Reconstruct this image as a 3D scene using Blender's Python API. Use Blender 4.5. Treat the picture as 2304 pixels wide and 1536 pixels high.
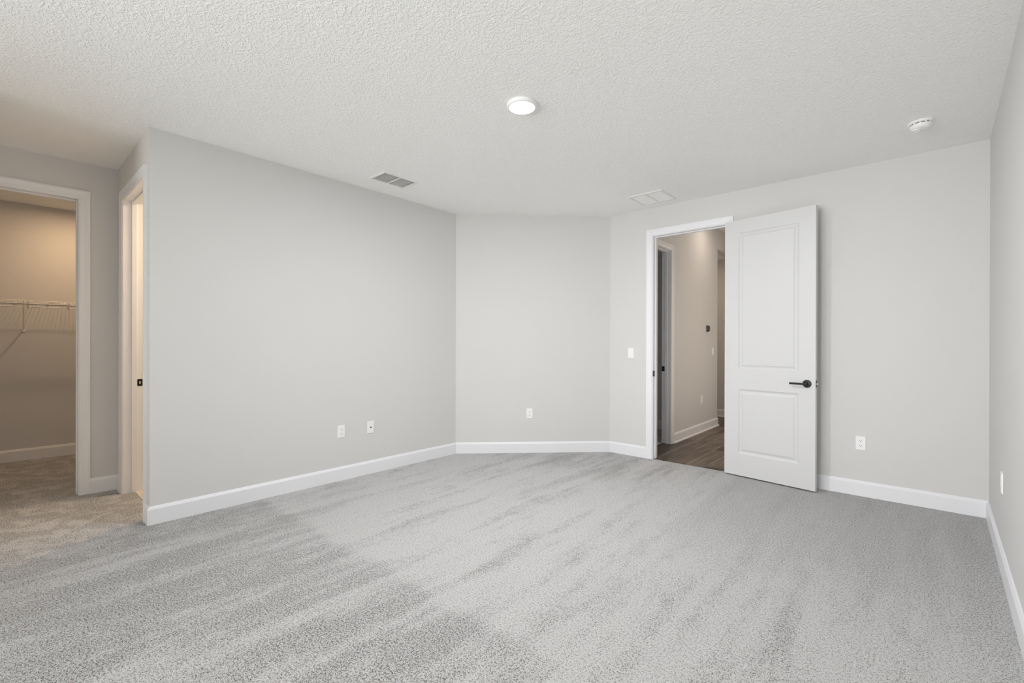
import bpy, bmesh, math, random
from mathutils import Vector, Matrix

random.seed(7)
scene = bpy.context.scene
for o in list(bpy.data.objects):
    bpy.data.objects.remove(o, do_unlink=True)

# ------------------------------------------------------------------ camera
PITCH, ROLL, YAW = -0.0018, 0.0024, math.radians(41.433)
F_PX, CY_PX, EYE = 1031.08, 776.63, 1.247


def _rz(v):
    c, s = math.cos(YAW), math.sin(YAW)
    return Vector((c * v.x - s * v.y, s * v.x + c * v.y, v.z))


_R = Vector((1, 0, 0))
_F = Vector((0, math.cos(PITCH), math.sin(PITCH)))
_U = Vector((0, -math.sin(PITCH), math.cos(PITCH)))
_R2 = _rz(math.cos(ROLL) * _R + math.sin(ROLL) * _U)
_U2 = _rz(math.cos(ROLL) * _U - math.sin(ROLL) * _R)
_F2 = _rz(_F)
cam_data = bpy.data.cameras.new('camera')
cam = bpy.data.objects.new('camera', cam_data)
scene.collection.objects.link(cam)
m = Matrix.Identity(4)
for i in range(3):
    m[i][0], m[i][1], m[i][2] = _R2[i], _U2[i], -_F2[i]
m[2][3] = EYE
cam.matrix_world = m
cam_data.sensor_width = 36.0
cam_data.sensor_fit = 'HORIZONTAL'
cam_data.lens = 36.0 * F_PX / 2304.0
cam_data.shift_y = (CY_PX - 768.0) / 2304.0
cam_data.clip_start = 0.02
scene.camera = cam

# ------------------------------------------------------------------ world, light, exposure
scene.view_settings.view_transform = 'Standard'
scene.view_settings.look = 'None'
scene.view_settings.exposure = 0.19
scene.view_settings.gamma = 1.0
scene.view_settings.use_curve_mapping = False
scene.cycles.use_denoising = True
scene.cycles.denoising_input_passes = 'RGB_ALBEDO_NORMAL'
scene.cycles.max_bounces = 14
scene.cycles.diffuse_bounces = 10
scene.cycles.glossy_bounces = 4
scene.cycles.sample_clamp_indirect = 4.0
scene.cycles.caustics_reflective = False
scene.cycles.caustics_refractive = False

world = bpy.data.worlds.new('sky_world')
scene.world = world
world.use_nodes = True
wn = world.node_tree
bg = wn.nodes['Background']
sky = wn.nodes.new('ShaderNodeTexSky')
sky.sky_type = 'HOSEK_WILKIE'
sky.sun_direction = Vector((0.3, 0.5, 0.8)).normalized()
wn.links.new(sky.outputs[0], bg.inputs[0])
bg.inputs[1].default_value = 2.5

H = 2.738          # ceiling
YS = -3.30         # window wall (behind the camera)


def area(name, loc, direction, sx, sy, power, color, spread=180.0, shape='RECTANGLE'):
    d = bpy.data.lights.new(name, 'AREA')
    d.shape = shape
    d.size = sx
    d.size_y = sy
    d.energy = power
    d.color = color
    d.spread = math.radians(spread)
    o = bpy.data.objects.new(name, d)
    scene.collection.objects.link(o)
    o.location = loc
    o.rotation_euler = Vector(direction).to_track_quat('-Z', 'Y').to_euler()
    return o


WINDOWS = [(-3.45, -2.10), (-1.90, -0.60)]
WZ0, WZ1 = 0.62, 2.35
for (xa, xb), pw, pg in zip(WINDOWS, (25.0, 31.0), (7.0, 20.0)):
    xc = (xa + xb) / 2
    area('daylight', (xc, YS + 0.01, 1.56), (0.22, 1, 0), xb - xa - 0.10, 1.40, pw, (0.975, 0.964, 1.0), spread=96)
    area('daylight_garden', (xc, YS + 0.03, 0.74), (0.2, 0.85, 0.45), xb - xa - 0.12, 0.20, pg, (0.96, 1.0, 0.82), spread=120)
area('ceiling_light_glow', (-1.842, 2.176, H - 0.026), (0, 0, -1), 0.15, 0.15, 38.0, (0.978, 0.972, 1.0), shape='DISK')


area('closet_lamp', (-6.47, 0.58, 2.70), (0, 0, -1), 0.09, 0.09, 9.0, (1.0, 0.67, 0.39), shape='DISK')
area('bathroom_lamp', (-4.60, 1.75, 2.70), (0.0, -0.10, -1), 0.30, 0.30, 25.0, (1.0, 0.74, 0.50), shape='DISK')
area('hall_lamp', (-1.85, 6.70, 3.03), (0, 0, -1), 0.15, 0.15, 4.0, (1.0, 0.84, 0.70), shape='DISK')
area('hall_fill', (-1.13, 6.30, 1.25), (-1, 0, 0), 2.6, 2.3, 11.5, (1.0, 0.87, 0.74))  # added fill light to even out the hall wall, not actual daylight
area('alcove_lamp', (-3.0, 7.7, 2.70), (0, 0, -1), 0.15, 0.15, 3.0, (1.0, 0.72, 0.45), shape='DISK')
area('second_room_daylight', (-4.30, 5.75, 1.5), (1, 0, 0), 0.8, 1.2, 0.9, (0.80, 0.88, 1.0))


# ------------------------------------------------------------------ materials
def new_mat(name):
    mt = bpy.data.materials.new(name)
    mt.use_nodes = True
    nt = mt.node_tree
    return mt, nt, nt.nodes['Principled BSDF']


def coords(nt, scale=(1, 1, 1), rot=(0, 0, 0)):
    g = nt.nodes.new('ShaderNodeNewGeometry')
    mp = nt.nodes.new('ShaderNodeMapping')
    mp.inputs['Scale'].default_value = scale
    mp.inputs['Rotation'].default_value = rot
    nt.links.new(g.outputs['Position'], mp.inputs['Vector'])
    return mp.outputs['Vector']


def noise(nt, vec, scale, detail=2.0, rough=0.5, dist=0.0):
    n = nt.nodes.new('ShaderNodeTexNoise')
    n.inputs['Scale'].default_value = scale
    n.inputs['Detail'].default_value = detail
    n.inputs['Roughness'].default_value = rough
    n.inputs['Distortion'].default_value = dist
    nt.links.new(vec, n.inputs['Vector'])
    return n.outputs['Fac']


def maprange(nt, val, a, b, c=0.0, d=1.0, smooth=True):
    r = nt.nodes.new('ShaderNodeMapRange')
    r.interpolation_type = 'SMOOTHSTEP' if smooth else 'LINEAR'
    nt.links.new(val, r.inputs['Value'])
    r.inputs['From Min'].default_value = a
    r.inputs['From Max'].default_value = b
    r.inputs['To Min'].default_value = c
    r.inputs['To Max'].default_value = d
    return r.outputs['Result']


def mth(nt, op, a, b=None, c=None):
    n = nt.nodes.new('ShaderNodeMath')
    n.operation = op
    for i, v in enumerate((a, b, c)):
        if v is None:
            continue
        if isinstance(v, (int, float)):
            n.inputs[i].default_value = v
        else:
            nt.links.new(v, n.inputs[i])
    return n.outputs[0]


def mixcol(nt, fac, a, b):
    n = nt.nodes.new('ShaderNodeMix')
    n.data_type = 'RGBA'
    if isinstance(fac, (int, float)):
        n.inputs['Factor'].default_value = fac
    else:
        nt.links.new(fac, n.inputs['Factor'])
    for k, v in (('A', a), ('B', b)):
        s = [x for x in n.inputs if x.name == k and x.type == 'RGBA'][0]
        if isinstance(v, tuple):
            s.default_value = (*v, 1)
        else:
            nt.links.new(v, s)
    return [x for x in n.outputs if x.type == 'RGBA'][0]


def bump(nt, bsdf, h, strength, dist):
    b = nt.nodes.new('ShaderNodeBump')
    b.inputs['Strength'].default_value = strength
    b.inputs['Distance'].default_value = dist
    nt.links.new(h, b.inputs['Height'])
    nt.links.new(b.outputs['Normal'], bsdf.inputs['Normal'])


def simple(name, col, rough=0.5, metal=0.0, spec=0.5, var=0.02, vs=8.0, bs=0.0, bscale=300.0):
    mt, nt, p = new_mat(name)
    v = coords(nt)
    f = noise(nt, v, vs, 3.0)
    a = tuple(max(0, c * (1 - var)) for c in col)
    b = tuple(min(1, c * (1 + var)) for c in col)
    nt.links.new(mixcol(nt, f, a, b), p.inputs['Base Color'])
    p.inputs['Roughness'].default_value = rough
    p.inputs['Metallic'].default_value = metal
    p.inputs['Specular IOR Level'].default_value = spec
    if bs:
        bump(nt, p, noise(nt, v, bscale, 2.0), bs, 0.001)
    return mt


M = {}
M['wall'] = simple('greige_wall_paint', (0.664, 0.658, 0.650), 0.7, spec=0.25, var=0.006, vs=1.5, bs=0.25, bscale=220)
M['trim'] = simple('white_trim_paint', (0.80, 0.808, 0.830), 0.38, spec=0.4, var=0.005)
M['door'] = simple('white_door_paint', (0.64, 0.643, 0.645), 0.42, spec=0.4, var=0.005, bs=0.08, bscale=400)
M['plate'] = simple('white_plastic', (0.87, 0.87, 0.875), 0.35, spec=0.5, var=0.004)
M['slot'] = simple('dark_slot', (0.035, 0.035, 0.04), 0.6, var=0.05)
M['black'] = simple('matte_black_metal', (0.010, 0.010, 0.010), 0.38, metal=0.3, spec=0.4, var=0.1)
M['darkplastic'] = simple('dark_grey_plastic', (0.03, 0.032, 0.035), 0.35, var=0.1)
M['steel'] = simple('brushed_steel', (0.72, 0.70, 0.66), 0.3, metal=1.0, var=0.03)
M['vent'] = simple('white_vent_enamel', (0.80, 0.80, 0.79), 0.4, var=0.01)
M['duct'] = simple('dark_duct', (0.04, 0.04, 0.04), 0.7, var=0.1)
M['wire'] = simple('white_vinyl_wire', (0.88, 0.88, 0.87), 0.4, var=0.02)
M['glass'] = simple('window_glass', (0.9, 0.95, 1.0), 0.05, var=0.0)
M['glass'].node_tree.nodes['Principled BSDF'].inputs['Transmission Weight'].default_value = 1.0
M['filter'] = simple('pleated_filter', (0.88, 0.88, 0.875), 0.8, var=0.01)


def ceiling_mat():
    mt, nt, p = new_mat('knockdown_ceiling')
    v = coords(nt)
    p.inputs['Base Color'].default_value = (0.925, 0.927, 0.92, 1)
    p.inputs['Roughness'].default_value = 0.8
    p.inputs['Specular IOR Level'].default_value = 0.2
    a = maprange(nt, noise(nt, v, 62.0, 2.5, 0.55, 0.6), 0.40, 0.66)
    b = maprange(nt, noise(nt, v, 140.0, 2.0, 0.5, 0.3), 0.35, 0.65)
    h = mth(nt, 'ADD', a, mth(nt, 'MULTIPLY', b, 0.35))
    bump(nt, p, h, 0.55, 0.0036)
    return mt


M['ceiling'] = ceiling_mat()


def carpet_mat(name='cut_pile_carpet', stripes=True):
    mt, nt, p = new_mat(name)
    v = coords(nt)
    sep = nt.nodes.new('ShaderNodeSeparateXYZ')
    nt.links.new(v, sep.inputs[0])
    X, Y = sep.outputs['X'], sep.outputs['Y']
    fine = maprange(nt, noise(nt, v, 280.0, 3.0, 0.7), 0.36, 0.60)
    mid = maprange(nt, noise(nt, v, 110.0, 3.0, 0.65), 0.38, 0.58)
    pile = mth(nt, 'MULTIPLY_ADD', fine, 0.62, mth(nt, 'MULTIPLY', mid, 0.38))
    # vacuum strokes: the pile lies one way or the other in long strokes along Y
    st1 = noise(nt, coords(nt, (5.6, 0.80, 1)), 1.0, 2.0, 0.5, 0.25)
    st2 = noise(nt, coords(nt, (14.0, 1.9, 1), (0, 0, 0.04)), 1.0, 2.5, 0.55, 0.3)
    mottle = noise(nt, coords(nt, (9, 6, 1)), 1.0, 4.0, 0.62)
    ragged = noise(nt, coords(nt, (34, 26, 1)), 1.0, 4.0, 0.75)
    wob = noise(nt, coords(nt, (5, 1.6, 1)), 1.0, 3.0, 0.6)
    field = mth(nt, 'MULTIPLY_ADD', st1, 0.33, mth(nt, 'MULTIPLY', st2, 0.22))
    field = mth(nt, 'ADD', field, mth(nt, 'MULTIPLY_ADD', mottle, 0.15, mth(nt, 'MULTIPLY', ragged, 0.30)))
    # passes: nearer rows left of Y=1.43 lie the darker way, strip right of X=-1.3 too
    jit = mth(nt, 'MULTIPLY', mth(nt, 'SUBTRACT', ragged, 0.5), 0.30)
    yw = mth(nt, 'ADD', mth(nt, 'ADD', Y, mth(nt, 'MULTIPLY', mth(nt, 'SUBTRACT', wob, 0.5), 0.22)), jit)
    xw = mth(nt, 'ADD', X, mth(nt, 'MULTIPLY', jit, 0.4))
    rowA = maprange(nt, yw, 1.50, 1.39)
    rowA = mth(nt, 'MULTIPLY', rowA, maprange(nt, X, -0.85, -1.35))
    rowB = mth(nt, 'MULTIPLY', maprange(nt, xw, -1.38, -1.24), maprange(nt, yw, 2.2, 3.3))
    rowC = mth(nt, 'MULTIPLY', maprange(nt, yw, 3.45, 3.95), maprange(nt, xw, -1.7, -2.4))
    base_lay = mth(nt, 'MAXIMUM', mth(nt, 'MULTIPLY', rowA, 0.70), mth(nt, 'MAXIMUM', mth(nt, 'MULTIPLY', rowB, 0.33), mth(nt, 'MULTIPLY', rowC, 0.45)))
    calm = mth(nt, 'SUBTRACT', 1.0, mth(nt, 'MAXIMUM', mth(nt, 'MULTIPLY', rowB, 0.72), maprange(nt, X, -3.5, -4.1, 0.0, 0.75)))
    swing = mth(nt, 'MULTIPLY', mth(nt, 'MULTIPLY', mth(nt, 'SUBTRACT', field, 0.505), 7.6), calm)
    shade = mth(nt, 'ADD', mth(nt, 'ADD', base_lay, 0.10), swing)
    tread = mth(nt, 'MULTIPLY', mth(nt, 'SUBTRACT', noise(nt, coords(nt, (7, 7, 1)), 1.0, 4.0, 0.6, 0.6), 0.5), maprange(nt, X, -3.4, -4.2, 0.0, 4.5))
    shade = mth(nt, 'ADD', shade, tread)
    shade = mth(nt, 'MINIMUM', mth(nt, 'MAXIMUM', shade, 0.0), 1.0)
    # darker lay exposes more of the dark tuft roots
    thr = mth(nt, 'MULTIPLY_ADD', shade, 0.27, 0.02)
    f = nt.nodes.new('ShaderNodeMapRange')
    f.interpolation_type = 'SMOOTHSTEP'
    nt.links.new(pile, f.inputs['Value'])
    nt.links.new(thr, f.inputs['From Min'])
    nt.links.new(mth(nt, 'ADD', thr, 0.55), f.inputs['From Max'])
    base = mixcol(nt, f.outputs['Result'], (0.10, 0.096, 0.089), (0.81, 0.806, 0.80))
    nt.links.new(base, p.inputs['Base Color'])
    p.inputs['Roughness'].default_value = 0.95
    p.inputs['Specular IOR Level'].default_value = 0.1
    p.inputs['Sheen Weight'].default_value = 0.15
    p.inputs['Sheen Roughness'].default_value = 0.6
    bump(nt, p, pile, 0.8, 0.006)
    return mt


M['carpet'] = carpet_mat()


def wood_mat():
    mt, nt, p = new_mat('dark_wood_plank')
    v = coords(nt)
    sep = nt.nodes.new('ShaderNodeSeparateXYZ')
    nt.links.new(v, sep.inputs[0])
    comb = nt.nodes.new('ShaderNodeCombineXYZ')
    nt.links.new(sep.outputs['Y'], comb.inputs['X'])
    nt.links.new(sep.outputs['X'], comb.inputs['Y'])
    br = nt.nodes.new('ShaderNodeTexBrick')
    nt.links.new(comb.outputs[0], br.inputs['Vector'])
    br.inputs['Scale'].default_value = 1.0
    br.inputs['Brick Width'].default_value = 1.22
    br.inputs['Row Height'].default_value = 0.18
    br.inputs['Mortar Size'].default_value = 0.0030
    br.inputs['Mortar Smooth'].default_value = 0.2
    br.inputs['Color1'].default_value = (0.036, 0.026, 0.019, 1)
    br.inputs['Color2'].default_value = (0.122, 0.090, 0.066, 1)
    br.inputs['Mortar'].default_value = (0.24, 0.21, 0.18, 1)
    br.offset = 0.37
    g = noise(nt, coords(nt, (22, 1.6, 1)), 1.0, 5.0, 0.65, 1.2)
    g2 = noise(nt, coords(nt, (5, 1.1, 1)), 1.0, 3.0, 0.5, 0.8)
    gg = mth(nt, 'MULTIPLY_ADD', g, 0.6, mth(nt, 'MULTIPLY', g2, 0.5))
    k = maprange(nt, gg, 0.38, 0.70, 0.40, 2.1, False)
    vm = nt.nodes.new('ShaderNodeVectorMath')
    vm.operation = 'SCALE'
    nt.links.new(br.outputs['Color'], vm.inputs[0])
    nt.links.new(k, vm.inputs['Scale'])
    nt.links.new(vm.outputs[0], p.inputs['Base Color'])
    p.inputs['Roughness'].default_value = 0.42
    bump(nt, p, g, 0.15, 0.001)
    return mt


M['wood'] = wood_mat()


def tile_mat():
    mt, nt, p = new_mat('beige_floor_tile')
    v = coords(nt)
    br = nt.nodes.new('ShaderNodeTexBrick')
    nt.links.new(v, br.inputs['Vector'])
    br.inputs['Scale'].default_value = 1.0
    br.inputs['Brick Width'].default_value = 0.6
    br.inputs['Row Height'].default_value = 0.3
    br.inputs['Mortar Size'].default_value = 0.004
    br.inputs['Color1'].default_value = (0.66, 0.60, 0.52, 1)
    br.inputs['Color2'].default_value = (0.70, 0.64, 0.56, 1)
    br.inputs['Mortar'].default_value = (0.5, 0.46, 0.4, 1)
    nt.links.new(br.outputs['Color'], p.inputs['Base Color'])
    p.inputs['Roughness'].default_value = 0.35
    return mt


M['tile'] = tile_mat()


def emit_mat(name, col, strength):
    mt, nt, p = new_mat(name)
    p.inputs['Base Color'].default_value = (0.9, 0.9, 0.9, 1)
    p.inputs['Emission Color'].default_value = (*col, 1)
    p.inputs['Emission Strength'].default_value = strength
    return mt


M['lamp'] = emit_mat('led_diffuser', (1.0, 0.985, 0.96), 7.0)

# ------------------------------------------------------------------ mesh helpers


class MB:
    """Collects shapes, links them as ONE mesh object."""

    def __init__(self, frame=None):
        self.bm = bmesh.new()
        self.f = frame or Matrix.Identity(4)

    def _v(self, p):
        return self.bm.verts.new(self.f @ Vector(p))

    def hexa(self, c):
        v = [self._v(p) for p in c]
        for q in ((0, 3, 2, 1), (4, 5, 6, 7), (0, 1, 5, 4), (1, 2, 6, 5), (2, 3, 7, 6), (3, 0, 4, 7)):
            self.bm.faces.new([v[i] for i in q])
        return self

    def box(self, a, b):
        (x0, y0, z0), (x1, y1, z1) = a, b
        return self.hexa([(x0, y0, z0), (x1, y0, z0), (x1, y1, z0), (x0, y1, z0),
                          (x0, y0, z1), (x1, y0, z1), (x1, y1, z1), (x0, y1, z1)])

    def loft(self, rings, close=True, cap=True):
        vs = [[self._v(p) for p in r] for r in rings]
        n = len(vs[0])
        for a, b in zip(vs[:-1], vs[1:]):
            for i in range(n if close else n - 1):
                j = (i + 1) % n
                self.bm.faces.new((a[i], a[j], b[j], b[i]))
        if cap:
            self.bm.faces.new(list(reversed(vs[0])))
            self.bm.faces.new(vs[-1])
        return self

    def tube(self, pts, r, n=8):
        pts = [Vector(p) for p in pts]
        rings = []
        up = Vector((0, 0, 1))
        for i, p in enumerate(pts):
            d = (pts[min(i + 1, len(pts) - 1)] - pts[max(i - 1, 0)]).normalized()
            u = up if abs(d.z) < 0.9 else Vector((0, 1, 0))
            s = d.cross(u).normalized()
            t = s.cross(d).normalized()
            rings.append([p + r * (math.cos(2 * math.pi * k / n) * s + math.sin(2 * math.pi * k / n) * t) for k in range(n)])
        return self.loft(rings)

    def lathe(self, prof, n=48, axis='z', c=(0, 0, 0)):
        rings = []
        for (r, h) in prof:
            ring = []
            for k in range(n):
                a = 2 * math.pi * k / n
                x, y = r * math.cos(a), r * math.sin(a)
                if axis == 'z':
                    ring.append((c[0] + x, c[1] + y, c[2] + h))
                elif axis == 'y':
                    ring.append((c[0] + x, c[1] + h, c[2] + y))
                else:
                    ring.append((c[0] + h, c[1] + x, c[2] + y))
            rings.append(ring)
        return self.loft(rings)

    def rbox(self, a, b, r, axis=1, seg=4):
        """box with rounded corners seen along axis (0,1,2)"""
        lo = [min(p, q) for p, q in zip(a, b)]
        hi = [max(p, q) for p, q in zip(a, b)]
        i, j = [k for k in (0, 1, 2) if k != axis]
        out = []
        for (cx, cy, a0) in ((hi[i] - r, hi[j] - r, 0), (lo[i] + r, hi[j] - r, 90), (lo[i] + r, lo[j] + r, 180), (hi[i] - r, lo[j] + r, 270)):
            for k in range(seg + 1):
                t = math.radians(a0 + 90 * k / seg)
                out.append((cx + r * math.cos(t), cy + r * math.sin(t)))
        rings = []
        for h in (lo[axis], hi[axis]):
            ring = []
            for (u, w) in out:
                p = [0, 0, 0]
                p[i], p[j], p[axis] = u, w, h
                ring.append(tuple(p))
            rings.append(ring)
        return self.loft(rings)

    def build(self, name, mat, parent=None, bevel=0.0, smooth=False):
        bmesh.ops.recalc_face_normals(self.bm, faces=self.bm.faces)
        me = bpy.data.meshes.new(name)
        if smooth:
            for f in self.bm.faces:
                f.smooth = True
        self.bm.to_mesh(me)
        self.bm.free()
        me.materials.append(mat)
        o = bpy.data.objects.new(name, me)
        scene.collection.objects.link(o)
        if parent:
            o.parent = parent
        if bevel:
            md = o.modifiers.new('bevel', 'BEVEL')
            md.width = bevel
            md.segments = 2
            md.limit_method = 'ANGLE'
            md.angle_limit = math.radians(40)
        if smooth:
            md = o.modifiers.new('edges', 'EDGE_SPLIT')
            md.split_angle = math.radians(38)
        return o


def struct(o, label, cat):
    o['kind'] = 'structure'
    o['label'] = label
    o['category'] = cat
    return o


def empty(name, loc=(0, 0, 0), rotz=0.0, mat=None):
    o = bpy.data.objects.new(name, None)
    o.empty_display_size = 0.05
    scene.collection.objects.link(o)
    if mat is not None:
        o.matrix_world = mat
    else:
        o.location = loc
        o.rotation_euler = (0, 0, rotz)
    return o


def tag(o, label, cat, group=None):
    o['label'] = label
    o['category'] = cat
    if group:
        o['group'] = group
    return o


def wall_frame(p0, p1, n):
    """local x along wall, local y = into the room (n side), z up; origin p0"""
    u = (Vector((*p1, 0)) - Vector((*p0, 0))).normalized()
    nn = Vector((*n, 0)).normalized()
    nn = (nn - nn.dot(u) * u).normalized()
    mm = Matrix.Identity(4)
    for i in range(3):
        mm[i][0], mm[i][1], mm[i][2] = u[i], nn[i], (0, 0, 1)[i]
    mm[0][3], mm[1][3] = p0[0], p0[1]
    return mm


def wall(name, p0, p1, n, label, z1=H, t=0.115, openings=(), z0=-0.02, e0=0.0, e1=0.0, mat='wall'):
    """solid wall; face on p0-p1, thickness behind; openings = (s0, s1, zb, zt)"""
    fr = wall_frame(p0, p1, n)
    L = (Vector(p1) - Vector(p0)).length
    mb = MB(fr)
    s = -e0
    for (a, b, zb, zt) in sorted(openings):
        mb.box((s, -t, z0), (a, 0, z1))
        if zb > z0 + 0.05:
            mb.box((a, -t, z0), (b, 0, zb))
        if zt < z1 - 0.01:
            mb.box((a, -t, zt), (b, 0, z1))
        s = b
    mb.box((s, -t, z0), (L + e1, 0, z1))
    o = mb.build(name, M[mat])
    struct(o, label, 'wall')
    return o


# ------------------------------------------------------------------ key points (metres)
A = (-3.953, 0.713)
B = (-3.955, 3.508)
C = (-2.680, 4.766)
D = (0.3955, 4.766)
G = (0.3955 - 0.02866 * (4.766 - YS), YS)
E_ = (-5.145, 0.713)
TR = 0.018   # jamb board thickness
DT = 2.430   # opening height


def cx(y):   # closet wall plane
    return -5.145 - 0.037 * (0.713 - y)


HX = -2.315  # hall left wall

# ------------------------------------------------------------------ floors and ceilings
o = MB().box((-7.4, YS - 0.3, -0.05), (0.6, 4.775, 0.0)).build('floor', M['carpet'])
struct(o, 'light grey cut pile carpet covering the bedroom and closet', 'floor')
o = MB().box((-2.42, 4.775, -0.05), (-0.9, 8.6, -0.001)).box((-4.2, 6.8, -0.05), (-2.42, 8.6, -0.001)).build('floor_hall', M['wood'])
struct(o, 'dark brown wood plank floor beyond the open door', 'floor')
o = MB().box((-4.6, 4.775, -0.05), (-2.42, 6.8, 0.0)).build('floor_room', M['carpet'])
struct(o, 'carpet in the dark room off the hall', 'floor')
o = MB().box((-5.20, 0.79, -0.02), (-4.0, 3.2, 0.004)).build('floor_bathroom', M['tile'])
struct(o, 'beige tile just inside the side doorway', 'floor')

VH = (-3.662, -3.462, 2.251, 2.574)   # opening of the supply vent
o = MB().box((-7.4, YS - 0.3, H), (VH[0], 4.83, H + 0.08)).box((VH[1], YS - 0.3, H), (0.6, 4.83, H + 0.08)) \
    .box((VH[0], YS - 0.3, H), (VH[1], VH[2], H + 0.08)).box((VH[0], VH[3], H), (VH[1], 4.83, H + 0.08)).build('ceiling', M['ceiling'])
struct(o, 'white textured bedroom ceiling', 'ceiling')
o = MB().box((-4.6, 4.83, H), (-2.37, 6.7, H + 0.08)).build('ceiling_room', M['ceiling'])
struct(o, 'ceiling of the dark room off the hall', 'ceiling')
o = MB().box((-2.43, 4.80, 3.05), (-0.9, 8.6, 3.13)).build('ceiling_hall', M['ceiling'])
struct(o, 'high ceiling over the hall', 'ceiling')
o = MB().box((-4.2, 6.7, 2.728), (-2.43, 8.6, 2.80)).build('ceiling_alcove', M['ceiling'])
struct(o, 'low ceiling beyond the hall corner', 'ceiling')

# ------------------------------------------------------------------ walls
JL, JR = -2.155, -1.410    # hall doorway jamb faces
wall('wall_left', A, B, (1, 0), 'long pale greige wall on the left with two white plates')
wall('wall_corner', B, C, (1, -1), 'angled pale wall across the far corner', e0=0.05, e1=0.05)
wall('wall_back', C, D, (0, -1), 'pale back wall holding the open white door', z1=3.05,
     openings=[(JL - TR - C[0], JR + TR - C[0], -0.02, DT + TR)], e1=0.12)
wall('wall_right', D, G, (-1, 0), 'pale wall at the right edge', e1=0.12)
wops = [(G[0] - xb, G[0] - xa, WZ0, WZ1) for (xa, xb) in WINDOWS]
wall('wall_front', G, (-3.953, YS), (0, 1), 'wall with two windows behind the viewer', openings=wops, t=0.15, e1=0.12)
wall('wall_left_rear', (-3.953, YS), (-3.953, -0.535), (1, 0), 'left wall before the recess')
wall('wall_recess_side', (-3.953, -0.42), (-5.187, -0.42), (0, 1), 'near side wall of the recess')
CJ0, CJ1 = -0.262, 0.463   # closet doorway jamb faces (y)
Pc0, Pc1 = (cx(1.45), 1.45), (cx(-1.2), -1.2)
ux = math.hypot(cx(1.45) - cx(-1.2), 2.65) / 2.65
wall('wall_recess', Pc0, Pc1, (1, 0), 'shaded wall around the closet doorway',
     openings=[((1.45 - CJ1 - TR) * ux, (1.45 - CJ0 + TR) * ux, -0.02, DT + TR)])
BJ0, BJ1 = -4.930, -4.118  # bathroom doorway jamb faces (x)
wall('wall_return', E_, (-4.068, 0.713), (0, -1), 'short wall with the side doorway', t=0.130,
     openings=[(BJ0 - TR - E_[0], BJ1 + TR - E_[0], -0.02, DT + TR)])
# closet
KX = lambda y: -7.118 - 0.05 * (0.63 - y)
wall('wall_closet_back', (KX(-1.2), -1.2), (KX(1.45), 1.45), (1, 0), 'tan lit back wall of the closet')
wall('wall_closet_near', (-5.2, -1.2), (-7.3, -1.2), (0, 1), 'near end wall of the closet')
wall('wall_closet_far', (-7.3, 1.45), (-5.15, 1.45), (0, -1), 'far end wall of the closet')
# bathroom
wall('wall_bathroom_far', (-5.3, 3.0), (-4.0, 3.0), (0, -1), 'far wall of the bathroom')
wall('wall_bathroom_left', (-5.145, 1.57), (-5.145, 3.0), (1, 0), 'left wall of the bathroom')
# second room
wall('wall_room_far', (-4.6, 6.55), (-2.43, 6.55), (0, -1), 'far wall of the dark room')
wall('wall_room_left', (-4.5, 4.0), (-4.5, 6.6), (1, 0), 'left wall of the dark room')
# hall
HJ0, HJ1 = 4.905, 5.637
wall('wall_hall', (HX, 4.881), (HX, 7.430), (1, 0), 'beige hall wall with thermostat and switch', z1=3.05,
     openings=[(HJ0 - TR - 4.881 if HJ0 - TR > 4.90 else 0.005, HJ1 + TR - 4.881, -0.02, DT + TR)])
o = MB().box((HX - 0.115, 7.430, 2.728), (HX, 8.40, 3.05)).build('wall_hall_header', M['wall'])
struct(o, 'wall band above the opening at the end of the hall', 'wall')
wall('wall_hall_end', (-4.2, 8.40), (-0.9, 8.40), (0, -1), 'brown shaded wall at the end of the hall', z1=3.05)
wall('wall_hall_right', (-1.10, 8.5), (-1.10, 4.881), (-1, 0), 'right wall of the hall', z1=3.05, openings=[(0.85, 3.52, -0.02, 2.45)])  # opening made up to go with the added hall fill light
wall('hall_sky_block', (-0.985, 8.6), (-0.985, 4.881), (-1, 0), 'unseen slab added behind the hall opening to block the sky', z1=3.05, t=0.08)  # unseen slab, added so sky light does not leak into the hall
wall('wall_alcove', (-4.1, 6.80), (-2.43, 6.80), (0, 1), 'near wall of the space beyond the hall corner')
wall('wall_alcove_left', (-4.1, 6.8), (-4.1, 8.4), (1, 0), 'left wall beyond the hall corner')

# ------------------------------------------------------------------ baseboards
BP = [(0, 0), (0.0145, 0), (0.0145, 0.1035), (0.0125, 0.108), (0.0055, 0.1215), (0.002, 0.125), (0, 0.125)]


def sweep_baseboards(path, names, labels, prof=BP, mat='trim', ends=(None, None), kind=True):
    """interior is on the right-hand side of the path; one object per segment, mitred"""
    P = [Vector((*p, 0)) for p in path]
    nrm = []
    for a, b in zip(P[:-1], P[1:]):
        d = (b - a).normalized()
        nrm.append(Vector((d.y, -d.x, 0)))
    mit = [nrm[0]]
    for a, b in zip(nrm[:-1], nrm[1:]):
        s = (a + b)
        mit.append(s / (1 + a.dot(b)))
    mit.append(nrm[-1])
    out = []
    for i in range(len(P) - 1):
        if names[i] is None:
            continue
        mb = MB()
        rings = []
        for k in (i, i + 1):
            rings.append([P[k] + mit[k] * d + Vector((0, 0, z)) for (d, z) in prof])
        mb.loft(rings)
        ob = mb.build(names[i], M[mat])
        struct(ob, labels[i], 'baseboard')
        out.append(ob)
    return out


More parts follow.
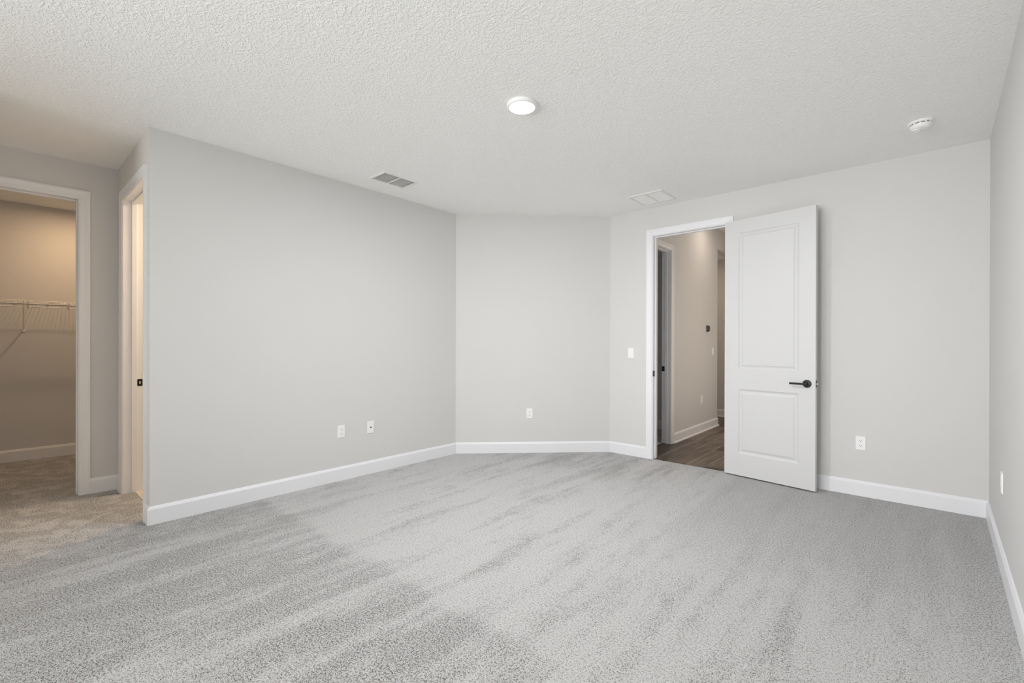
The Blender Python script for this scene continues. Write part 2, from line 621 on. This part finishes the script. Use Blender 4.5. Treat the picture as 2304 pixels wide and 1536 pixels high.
CW = 0.066
RV = 0.006
sweep_baseboards([(BJ1 + RV + CW, 0.713), A, B, C, (JL - RV - CW, 4.766)],
                 ['baseboard_return', 'baseboard_left', 'baseboard_corner', 'baseboard_back'],
                 ['short white baseboard stub wrapping the outside corner', 'long white baseboard under the left wall',
                  'white baseboard under the angled corner wall', 'short white baseboard left of the open doorway'])
sweep_baseboards([(JR + RV + CW, 4.766), D, G, (-3.953, YS), (-3.953, -0.42), (-5.187, -0.42), (cx(CJ0 - CW - RV), CJ0 - CW - RV)],
                 ['baseboard_back_right', 'baseboard_right', 'baseboard_front', 'baseboard_left_rear', 'baseboard_recess_side', 'baseboard_recess_near'],
                 ['white baseboard behind and right of the open door', 'white baseboard under the right wall',
                  'white baseboard under the windows', 'white baseboard before the recess', 'white baseboard in the recess',
                  'white baseboard beside the closet doorway, near side'])
sweep_baseboards([(cx(CJ1 + CW + RV), CJ1 + CW + RV), E_, (BJ0 - RV - CW, 0.713)],
                 ['baseboard_recess', 'baseboard_recess_far'],
                 ['short white baseboard between the closet doorway and the recess corner', 'tiny white baseboard beside the side doorway casing'])
sweep_baseboards([(-5.31, -1.2), (KX(-1.2), -1.2), (KX(1.45), 1.45), (-5.27, 1.45)],
                 [None, 'baseboard_closet', None], ['', 'baseboard at the foot of the closet back wall', ''])
sweep_baseboards([(-4.5, 6.55), (-2.43, 6.55)], ['baseboard_room'], ['baseboard in the dark room off the hall'])
SHOE = [(0, 0), (0.029, 0), (0.0275, 0.008), (0.023, 0.015), (0.0145, 0.019), (0.0145, 0.1035), (0.0125, 0.108), (0.0055, 0.1215), (0.002, 0.125), (0, 0.125)]
sweep_baseboards([(HX, HJ1 + RV + CW), (HX, 7.43), (HX - 0.115, 7.43)], ['baseboard_hall', 'baseboard_hall_end'],
                 ['white baseboard with shoe moulding along the hall wall', 'white baseboard wrapping the hall corner'], prof=SHOE)
sweep_baseboards([(-4.1, 8.40), (-1.10, 8.40)], ['baseboard_hall_far'], ['baseboard with shoe moulding on the wall at the end of the hall'], prof=SHOE)

# ------------------------------------------------------------------ door frames
CP = [(0, 0), (0, 0.0075), (0.006, 0.010), (0.016, 0.0105), (0.022, 0.0085), (0.030, 0.0095), (0.046, 0.0145), (0.054, 0.0170), (0.066, 0.0170), (0.066, 0)]


def casing(fr, s0, s1, zt, parent):
    mb = MB(fr)
    rings = []
    for (s, z, ds, dz) in ((s0, 0.0, -1, 0), (s0, zt, -1, 1), (s1, zt, 1, 1), (s1, 0.0, 1, 0)):
        rings.append([(s + ds * w, t, z + dz * w) for (w, t) in CP])
    mb.loft(rings)
    return mb.build('casing', M['trim'], parent)


def frame_parts(fr, s0, s1, depth, stop0, parent, stopw=0.035, both=None):
    mb = MB(fr)
    mb.box((s0 - TR, -depth, 0), (s0, 0, DT + TR))
    mb.box((s1, -depth, 0), (s1 + TR, 0, DT + TR))
    mb.box((s0, -depth, DT), (s1, 0, DT + TR))
    j = mb.build('jamb', M['trim'], parent)
    mb = MB(fr)
    a, b = -stop0 - stopw, -stop0
    mb.box((s0, a, 0), (s0 + 0.011, b, DT))
    mb.box((s1 - 0.011, a, 0), (s1, b, DT))
    mb.box((s0 + 0.011, a, DT - 0.011), (s1 - 0.011, b, DT))
    s = mb.build('door_stop', M['trim'], parent, bevel=0.002)
    casing(fr, s0 - RV, s1 + RV, DT + RV, parent)
    return j


def strike(fr, s, side, y0, y1, z0, z1, parent, hole=1.0):
    """black strike plate on the jamb face at s; side=+1 face looks to +s"""
    mb = MB(fr)
    mb.rbox((s, y0, z0), (s + side * 0.0018, y1, z1), 0.004, axis=0)
    p = mb.build('strike_plate', M['black'], parent)
    p['label'] = 'black strike plate'
    ym = (y0 + y1) / 2
    mb = MB(fr)
    mb.rbox((s + side * 0.0016, ym - 0.006 * hole, (z0 + z1) / 2 - 0.011 * hole), (s + side * 0.0022, ym + 0.005 * hole, (z0 + z1) / 2 + 0.011 * hole), 0.0045 * hole, axis=0)
    q = mb.build('latch_hole', M['steel'], p)
    return p


# door_1: the open white door to the hall
d1 = struct(empty('door_1'), 'tall white two panel door standing open against the back wall', 'door')
fr = wall_frame((0, 4.766), (1, 4.766), (0, -1))
frame_parts(fr, JL, JR, 0.115, 0.045, d1)
strike(fr, JL, 1, -0.040, 0.004, 0.902, 0.965, d1, 0.45)

LP0 = Vector((-1.396, 4.703, 0))
LP1 = Vector((-0.6375, 4.593, 0))
lf = wall_frame((LP0.x, LP0.y), (LP1.x, LP1.y), (0, -1))   # local y points to the viewer
LW = (LP1 - LP0).length
LZ0, LZ1, LT = 0.012, 2.432, 0.042


def door_leaf(parent):
    bm = MB(lf)
    panels = [(1.015, 2.310), (0.220, 0.830)]
    xa, xb = 0.128, LW - 0.126

    def ring(x0, x1, z0, z1, y):
        return [(x0, y, z0), (x1, y, z0), (x1, y, z1), (x0, y, z1)]
    for sgn, yf in ((1, 0.0), (-1, -LT)):
        xs = [0, xa, xb, LW]
        zs = [LZ0, panels[1][0], panels[1][1], panels[0][0], panels[0][1], LZ1]
        for i in range(3):
            for j in range(5):
                if i == 1 and j in (1, 3):
                    continue
                v = [bm._v(p) for p in ring(xs[i], xs[i + 1], zs[j], zs[j + 1], yf)]
                bm.bm.faces.new(v if sgn > 0 else v[::-1])
        for (z0, z1) in panels:
            steps = [(0, 0.0), (0.006, -0.0045), (0.014, -0.0085), (0.022, -0.0095), (0.030, -0.0080), (0.042, -0.0035), (0.0435, -0.0018)]
            prev = None
            for (ins, dy) in steps:
                v = [bm._v(p) for p in ring(xa + ins, xb - ins, z0 + ins, z1 - ins, yf + sgn * dy)]
                if prev:
                    for k in range(4):
                        f = [prev[k], prev[(k + 1) % 4], v[(k + 1) % 4], v[k]]
                        bm.bm.faces.new(f if sgn > 0 else f[::-1])
                prev = v
            bm.bm.faces.new(prev if sgn > 0 else prev[::-1])
    for q in ([(0, 0, LZ0), (0, 0, LZ1), (0, -LT, LZ1), (0, -LT, LZ0)], [(LW, 0, LZ0), (LW, -LT, LZ0), (LW, -LT, LZ1), (LW, 0, LZ1)],
              [(0, 0, LZ1), (LW, 0, LZ1), (LW, -LT, LZ1), (0, -LT, LZ1)], [(0, 0, LZ0), (0, -LT, LZ0), (LW, -LT, LZ0), (LW, 0, LZ0)]):
        bm.bm.faces.new([bm._v(p) for p in q])
    bmesh.ops.remove_doubles(bm.bm, verts=bm.bm.verts, dist=0.0001)
    return bm.build('door_leaf', M['door'], parent)


leaf = door_leaf(d1)
leaf['label'] = 'white two panel door slab'


def lever(sgn, yf):
    """round rose with a straight lever pointing to the hinge side; sgn=+1 viewer side"""
    cxl, cz = 0.704, 0.918
    mb = MB(lf)
    prof = [(0.001, yf), (0.033, yf), (0.033, yf + sgn * 0.006), (0.031, yf + sgn * 0.008), (0.012, yf + sgn * 0.0095), (0.011, yf + sgn * 0.040), (0.001, yf + sgn * 0.041)]
    mb.lathe(prof, 40, 'y', (cxl, 0, cz))
    r = mb.build('rose', M['black'], leaf, smooth=True)
    r['label'] = 'black round rose of the lever handle'
    mb = MB(lf)
    y0, y1 = yf + sgn * 0.034, yf + sgn * 0.045
    mb.rbox((cxl - 0.125, min(y0, y1), cz - 0.010), (cxl + 0.011, max(y0, y1), cz + 0.007), 0.004, axis=1)
    lv = mb.build('lever', M['black'], leaf, bevel=0.002)
    lv['label'] = 'straight black lever'


lever(1, 0.0)
lever(-1, -LT)
mb = MB(lf)
mb.rbox((LW, -LT / 2 - 0.0125, 0.890), (LW + 0.0012, -LT / 2 + 0.0125, 0.948), 0.004, axis=0)
lp = mb.build('latch_plate', M['black'], leaf)
mb = MB(lf)
mb.hexa([(LW, -LT / 2 - 0.006, 0.911), (LW + 0.011, -LT / 2 - 0.006, 0.911), (LW + 0.011, -LT / 2 - 0.002, 0.911), (LW, -LT / 2 + 0.006, 0.911),
         (LW, -LT / 2 - 0.006, 0.927), (LW + 0.011, -LT / 2 - 0.006, 0.927), (LW + 0.011, -LT / 2 - 0.002, 0.927), (LW, -LT / 2 + 0.006, 0.927)])
mb.build('latch_bolt', M['steel'], leaf)
for hz in (0.25, 0.95, 1.65, 2.22):
    MB(lf).lathe([(0.0005, hz - 0.045), (0.006, hz - 0.045), (0.006, hz + 0.045), (0.0005, hz + 0.045)], 12, 'z', (-0.008, -LT - 0.002, 0)).build('hinge', M['black'], d1)

# door_2: doorway to the bathroom
d2 = struct(empty('door_2'), 'narrow lit doorway with white casing beside the outside corner', 'doorway')
fr = wall_frame((0, 0.713), (1, 0.713), (0, -1))
frame_parts(fr, BJ0, BJ1, 0.130, 0.056, d2)
strike(fr, BJ0, 1, -0.129, -0.094, 0.889, 0.947, d2)

# door_3: closet doorway
d3 = struct(empty('door_3'), 'closet doorway with white casing at the left edge', 'doorway')
fr = wall_frame(Pc0, Pc1, (1, 0))
frame_parts(fr, (1.45 - CJ1) * ux, (1.45 - CJ0) * ux, 0.115, 0.050, d3)

# door_4: doorway of the dark room in the hall
d4 = struct(empty('door_4'), 'dark doorway with white casing seen through the open door', 'doorway')
fr = wall_frame((HX, 0), (HX, 1), (1, 0))
mbj = frame_parts(fr, HJ0, HJ1, 0.115, 0.040, d4)
strike(fr, HJ1, -1, -0.114, -0.070, 0.912, 0.975, d4, 0.4)

# ------------------------------------------------------------------ windows behind the viewer
for k, (xa, xb) in enumerate(WINDOWS):
    w = struct(empty('window_%d' % (k + 1), ((xa + xb) / 2, YS, WZ0)), 'white framed window in the wall behind the viewer', 'window')
    frw = wall_frame((0, YS), (1, YS), (0, 1))
    off = Matrix.Translation((-(xa + xb) / 2, -YS, -WZ0))
    mb = MB(off @ frw)
    d0, d1w = -0.12, -0.06
    for (a, b) in (((xa, d0, WZ0), (xa + 0.05, d1w, WZ1)), ((xb - 0.05, d0, WZ0), (xb, d1w, WZ1)),
                   ((xa + 0.05, d0, WZ0), (xb - 0.05, d1w, WZ0 + 0.05)), ((xa + 0.05, d0, WZ1 - 0.05), (xb - 0.05, d1w, WZ1)),
                   ((xa + 0.05, d0, 1.46), (xb - 0.05, d1w, 1.51))):
        mb.box(a, b)
    mb.build('window_frame', M['trim'], w)
    MB(off @ frw).box((xa + 0.05, -0.095, WZ0 + 0.05), (xb - 0.05, -0.089, WZ1 - 0.05)).build('pane', M['glass'], w)
    MB(off @ frw).box((xa - 0.03, -0.06, WZ0 - 0.025), (xb + 0.03, 0.03, WZ0)).build('window_sill', M['trim'], w)

# ------------------------------------------------------------------ wall plates


def plate_root(name, p0, p1, n, s, z):
    f = wall_frame(p0, p1, n)
    pos = f @ Vector((s, 0, z))
    m2 = f.copy()
    m2[0][3], m2[1][3], m2[2][3] = pos
    return empty(name, mat=m2)


def plate_mb():
    """cover plate 70 x 115 mm, bevelled rim"""
    mb = MB()
    w, h = 0.035, 0.0575
    mb.loft([[(-w, 0, -h), (w, 0, -h), (w, 0, h), (-w, 0, h)],
             [(-w, 0.003, -h), (w, 0.003, -h), (w, 0.003, h), (-w, 0.003, h)],
             [(-w + 0.004, 0.0065, -h + 0.004), (w - 0.004, 0.0065, -h + 0.004), (w - 0.004, 0.0065, h - 0.004), (-w + 0.004, 0.0065, h - 0.004)]])
    return mb


def make_outlet(p0, p1, n, s, z, label):
    r = plate_root('wall_outlet', p0, p1, n, s, z)
    plate_mb().build('cover_plate', M['plate'], r)
    for zc in (0.0195, -0.0195):
        mb = MB()
        ring = []
        for k in range(28):
            t = 2 * math.pi * k / 28
            ring.append((0.0172 * math.cos(t), max(-0.0135, min(0.0135, 0.0172 * math.sin(t)))))
        mb.loft([[(x, 0.006, zc + y) for x, y in ring], [(x, 0.0085, zc + y) for x, y in ring]])
        soc = mb.build('socket', M['plate'], r)
        sm = MB()
        sm.box((-0.0078, 0.0083, zc - 0.001), (-0.0052, 0.0088, zc + 0.008))
        sm.box((0.0052, 0.0083, zc), (0.0078, 0.0088, zc + 0.007))
        sm.lathe([(0.0003, 0.0083), (0.0030, 0.0083), (0.0030, 0.0088), (0.0003, 0.0088)], 14, 'y', (0, 0, zc - 0.0075))
        sm.build('slots', M['slot'], soc)
    MB().lathe([(0.0003, 0.006), (0.0028, 0.006), (0.0024, 0.0078), (0.0003, 0.0080)], 14, 'y').build('screw', M['plate'], r)
    return tag(r, label, 'outlet', 'white duplex outlets low on the walls')


def make_switch(p0, p1, n, s, z, label):
    r = plate_root('light_switch', p0, p1, n, s, z)
    plate_mb().build('cover_plate', M['plate'], r)
    mb = MB()
    mb.box((-0.0165, 0.0060, -0.0335), (0.0165, 0.0072, 0.0335))
    mb.build('switch_frame', M['plate'], r)
    mb = MB()
    mb.hexa([(-0.0145, 0.006, -0.031), (0.0145, 0.006, -0.031), (0.0145, 0.0125, -0.031), (-0.0145, 0.0125, -0.031),
             (-0.0145, 0.006, 0.031), (0.0145, 0.006, 0.031), (0.0145, 0.0078, 0.031), (-0.0145, 0.0078, 0.031)])
    mb.build('rocker', M['plate'], r)
    for zc in (0.0485, -0.0485):
        MB().lathe([(0.0003, 0.006), (0.0026, 0.006), (0.0022, 0.0076), (0.0003, 0.0078)], 12, 'y', (0, 0, zc)).build('screw', M['plate'], r)
    return tag(r, label, 'light switch', 'white rocker switches')


OR = (0, 0)
make_outlet((-3.953, 0), (-3.953, 1), (1, 0), 2.113, 0.445, 'white two-socket outlet low on the long left wall, left of the cable plate')
cb = plate_root('cable_plate', (-3.953, 0), (-3.953, 1), (1, 0), 2.415, 0.445)
plate_mb().build('cover_plate', M['plate'], cb)
j = MB().lathe([(0.0003, 0.006), (0.0075, 0.006), (0.0075, 0.008), (0.0048, 0.0085), (0.0048, 0.0125), (0.0003, 0.0125)], 20, 'y').build('coaxial_jack', M['darkplastic'], cb)
j['label'] = 'small dark round jack'
for zc in (0.0415, -0.0415):
    MB().lathe([(0.0003, 0.006), (0.0028, 0.006), (0.0024, 0.0078), (0.0003, 0.0080)], 12, 'y', (0, 0, zc)).build('screw', M['plate'], cb)
tag(cb, 'white plate with one dark round jack, right of the outlet on the left wall', 'cable plate')
make_outlet(B, C, (1, -1), 0.850, 0.450, 'white outlet low on the angled corner wall')
make_outlet((0, 4.766), (1, 4.766), (0, -1), -0.344, 0.436, 'white outlet on the back wall, right of the open door')
make_outlet(D, G, (-1, 0), 0.985, 0.472, 'white outlet seen edge-on low on the right wall')
make_outlet((HX, 0), (HX, 1), (1, 0), 6.752, 0.455, 'small white outlet low on the beige hall wall')
make_switch((0, 4.766), (1, 4.766), (0, -1), -2.414, 1.152, 'white rocker switch on the back wall, left of the doorway')
make_switch((HX, 0), (HX, 1), (1, 0), 7.222, 1.151, 'white rocker switch on the beige hall wall below the thermostat')

th = plate_root('thermostat', (HX, 0), (HX, 1), (1, 0), 6.972, 1.488)
MB().rbox((-0.044, 0.0, -0.046), (0.044, 0.008, 0.046), 0.022, axis=1, seg=8).build('back_plate', M['darkplastic'], th)
MB().rbox((-0.034, 0.008, -0.036), (0.034, 0.013, 0.036), 0.018, axis=1, seg=8).build('collar', M['steel'], th)
MB().rbox((-0.040, 0.013, -0.042), (0.040, 0.028, 0.042), 0.024, axis=1, seg=8).build('display', M['darkplastic'], th, bevel=0.003)
tag(th, 'small dark rounded thermostat on the beige hall wall', 'thermostat')

# ------------------------------------------------------------------ ceiling light
cl = empty('ceiling_light', (-1.842, 2.176, H))
MB().lathe([(0.001, 0), (0.0915, 0), (0.0945, -0.004), (0.0945, -0.014), (0.0915, -0.0195), (0.085, -0.0225), (0.080, -0.0225), (0.078, -0.020), (0.001, -0.020)], 72, 'z').build('trim_ring', M['plate'], cl, smooth=True)
df = MB().lathe([(0.001, -0.0200), (0.0790, -0.0200), (0.0770, -0.0222), (0.001, -0.0236)], 72, 'z').build('diffuser', M['lamp'], cl, smooth=True)
df['label'] = 'glowing white diffuser'
tag(cl, 'round white flush ceiling light, lit, in the middle of the ceiling', 'ceiling light')

# ------------------------------------------------------------------ smoke detector
sd = empty('smoke_detector', (0.018, 4.108, H), math.radians(-35))
MB().lathe([(0.001, 0), (0.0690, 0), (0.0700, -0.003), (0.0690, -0.010), (0.0640, -0.0130), (0.0600, -0.0138), (0.001, -0.0138)], 64, 'z').build('mounting_base', M['plate'], sd, smooth=True)
MB().lathe([(0.001, -0.0130), (0.0545, -0.0130), (0.0545, -0.0195), (0.001, -0.0195)], 64, 'z').build('sensor_slot', M['slot'], sd)
bm_ = MB()
n_ = 64
rings = []
for (r, h) in [(0.001, -0.0188), (0.0585, -0.0188), (0.0590, -0.0215), (0.0565, -0.0330), (0.0520, -0.0410), (0.0440, -0.0455), (0.001, -0.0470)]:
    rings.append([(r * math.cos(2 * math.pi * k / n_), r * math.sin(2 * math.pi * k / n_), h) for k in range(n_)])
bm_.loft(rings).build('cover', M['plate'], sd, smooth=True)
for k in range(12):
    if k in (3, 8):
        continue
    a = 2 * math.pi * k / 12
    c, s = math.cos(a), math.sin(a)
    w = 0.0045
    MB().hexa([(0.0555 * c - w * s * -1, 0.0555 * s + w * c * -1, -0.0192), (0.0588 * c + w * s, 0.0588 * s - w * c, -0.0192),
             (0.0588 * c - w * s, 0.0588 * s + w * c, -0.0192), (0.0555 * c - w * s, 0.0555 * s + w * c, -0.0192),
             (0.0555 * c + w * s, 0.0555 * s - w * c, -0.0136), (0.0588 * c + w * s, 0.0588 * s - w * c, -0.0136),
             (0.0588 * c - w * s, 0.0588 * s + w * c, -0.0136), (0.0555 * c - w * s, 0.0555 * s + w * c, -0.0136)]).build('slot_bridge', M['plate'], sd)
MB().lathe([(0.001, -0.0440), (0.0235, -0.0440), (0.0235, -0.0500), (0.0195, -0.0525), (0.0185, -0.0500), (0.001, -0.0485)], 40, 'z', (-0.018, -0.014, 0)).build('test_button', M['plate'], sd, smooth=True)
tag(sd, 'round white smoke detector on the ceiling near the right wall', 'smoke detector')

# ------------------------------------------------------------------ ceiling vents
vx0, vx1, vy0, vy1 = -3.684, -3.440, 2.229, 2.596
vc = ((vx0 + vx1) / 2, (vy0 + vy1) / 2)
va = empty('supply_vent', (vc[0], vc[1], H))
hw, hl = (vx1 - vx0) / 2, (vy1 - vy0) / 2
fi = 0.022


def rim(mb, hw, hl, w, t, lip=0.003):
    outer = [(-hw, -hl), (hw, -hl), (hw, hl), (-hw, hl)]
    inner = [(-hw + w, -hl + w), (hw - w, -hl + w), (hw - w, hl - w), (-hw + w, hl - w)]
    mid = [(-hw + lip * 2, -hl + lip * 2), (hw - lip * 2, -hl + lip * 2), (hw - lip * 2, hl - lip * 2), (-hw + lip * 2, hl - lip * 2)]
    rr = [[(x, y, 0) for x, y in outer], [(x, y, -0.002) for x, y in outer], [(x, y, -t) for x, y in mid], [(x, y, -t) for x, y in inner], [(x, y, 0) for x, y in inner]]
    vs = [[mb._v(p) for p in r] for r in rr]
    for a, b in zip(vs[:-1], vs[1:]):
        for i in range(4):
            mb.bm.faces.new((a[i], a[(i + 1) % 4], b[(i + 1) % 4], b[i]))
    return mb


rim(MB(), hw, hl, fi, 0.007).build('frame', M['vent'], va)
db = MB()
for q in ([(-hw + fi, -hl + fi, 0), (-hw + fi, hl - fi, 0), (-hw + fi, hl - fi, 0.20), (-hw + fi, -hl + fi, 0.20)],
          [(hw - fi, -hl + fi, 0), (hw - fi, hl - fi, 0), (hw - fi, hl - fi, 0.20), (hw - fi, -hl + fi, 0.20)],
          [(-hw + fi, -hl + fi, 0), (hw - fi, -hl + fi, 0), (hw - fi, -hl + fi, 0.20), (-hw + fi, -hl + fi, 0.20)],
          [(-hw + fi, hl - fi, 0), (hw - fi, hl - fi, 0), (hw - fi, hl - fi, 0.20), (-hw + fi, hl - fi, 0.20)],
          [(-hw + fi, -hl + fi, 0.20), (hw - fi, -hl + fi, 0.20), (hw - fi, hl - fi, 0.20), (-hw + fi, hl - fi, 0.20)]):
    db.bm.faces.new([db._v(p) for p in q])
db.build('duct', M['duct'], va)
MB().box((-hw + fi, -0.0075, -0.0070), (hw - fi, 0.0075, -0.0015)).build('centre_bar', M['vent'], va)
for side in (-1, 1):
    for k in range(8):
        x = -hw + fi + 0.010 + k * (2 * (hw - fi) - 0.028) / 7
        y0, y1 = (0.0135, hl - fi - 0.001) if side > 0 else (-hl + fi + 0.006, -0.0075)
        mb = MB()
        mb.hexa([(x - 0.0020, y0, -0.0035), (x - 0.0008, y0, -0.0035), (x - 0.0008, y1, -0.0035), (x - 0.0020, y1, -0.0035),
                 (x - 0.0045, y0, 0.0220), (x - 0.0035, y0, 0.0220), (x - 0.0035, y1, 0.0220), (x - 0.0045, y1, 0.0220)])
        mb.build('louver', M['vent'], va)
MB().tube([(-hw + fi + 0.05, -hl + fi + 0.004, -0.002), (-hw + fi + 0.05, -hl + fi + 0.002, -0.024)], 0.003, 8).build('damper_lever', M['plate'], va)
tag(va, 'white louvred ceiling vent near the left wall with dark slots', 'vent')

wx0, wx1, wy0, wy1 = -2.195, -1.832, 4.238, 4.600
vb = empty('return_vent', ((wx0 + wx1) / 2, (wy0 + wy1) / 2, H))
hw, hl = (wx1 - wx0) / 2, (wy1 - wy0) / 2
rim(MB(), hw, hl, 0.026, 0.009).build('frame', M['vent'], vb)
MB().box((-0.006, -hl + 0.026, -0.0085), (0.006, hl - 0.026, -0.0055)).build('centre_bar', M['vent'], vb)
mb = MB()
nb = 26
for k in range(nb):
    y = -hl + 0.026 + (k + 0.5) * (2 * (hl - 0.026)) / nb
    mb.hexa([(-hw + 0.026, y - 0.0075, -0.0008), (hw - 0.026, y - 0.0075, -0.0008), (hw - 0.026, y - 0.0065, -0.0004), (-hw + 0.026, y - 0.0065, -0.0004),
             (-hw + 0.026, y + 0.003, -0.0058), (hw - 0.026, y + 0.003, -0.0058), (hw - 0.026, y + 0.0045, -0.0050), (-hw + 0.026, y + 0.0045, -0.0050)])
mb.build('grille_blades', M['filter'], vb)
MB().box((-hw + 0.02, -hl + 0.02, -0.0006), (hw - 0.02, hl - 0.02, -0.0001)).build('filter', M['filter'], vb)
for sx in (-1, 1):
    MB().lathe([(0.0005, -0.0085), (0.0042, -0.0085), (0.0035, -0.0105), (0.0005, -0.0108)], 14, 'z', (sx * (hw - 0.013), 0, 0)).build('screw', M['plate'], vb)
tag(vb, 'square white ceiling grille with two pale panels above the doorway', 'vent')

# ------------------------------------------------------------------ closet wire shelf
ws = empty('wire_shelf', (KX(0.2), 0.2, 1.685))
tl = math.atan(0.05)   # wall tilt
ws.rotation_euler = (0, 0, -tl)
DEP = 0.300
ya, yb = -1.37, 1.22
mb = MB()
mb.tube([(0.012, ya, 0), (0.012, yb, 0)], 0.0032)
mb.tube([(DEP, ya, 0), (DEP, yb, 0)], 0.0032)
mb.tube([(DEP * 0.5, ya, -0.004), (DEP * 0.5, yb, -0.004)], 0.0028)
y = ya + 0.01
while y < yb:
    mb.tube([(0.010, y, 0.003), (DEP, y, 0.003), (DEP + 0.004, y, -0.002), (DEP + 0.004, y, -0.027)], 0.0015, 5)
    y += 0.0275
mb.tube([(DEP + 0.004, ya, -0.029), (DEP + 0.004, yb, -0.029)], 0.0030)
mb.build('wire_deck', M['wire'], ws)
MB().tube([(DEP - 0.015, ya, -0.063), (DEP - 0.015, yb, -0.063)], 0.0055, 10).build('hang_rod', M['wire'], ws)
for k in range(-5, 5):
    yy = 0.055 + 0.296 * k
    if not ya < yy < yb:
        continue
    MB().tube([(DEP, yy, 0.002), (DEP - 0.004, yy, -0.05), (DEP - 0.008, yy, -0.078), (DEP - 0.018, yy, -0.082), (DEP - 0.026, yy, -0.070)], 0.004, 6).build('rod_hook', M['steel'], ws)
for yy in (-1.0, 0.018, 1.05):
    b = MB().tube([(DEP - 0.004, yy + 0.003, -0.004), (0.006, yy, -0.292)], 0.0060, 8).build('support_bracket', M['wire'], ws)
    MB().rbox((0.0, yy - 0.013, -0.318), (0.006, yy + 0.013, -0.286), 0.004, axis=0).box((0.006, yy - 0.007, -0.309), (0.013, yy + 0.007, -0.297)).build('bracket_foot', M['plate'], b)
for k in range(-5, 5):
    yy = -0.04 + 0.24 * k
    if ya < yy < yb:
        MB().box((0.0, yy - 0.007, -0.016), (0.018, yy + 0.007, 0.006)).build('wall_clip', M['plate'], ws)
tag(ws, 'white wire closet shelf with hanging rod on the tan closet wall', 'shelf')
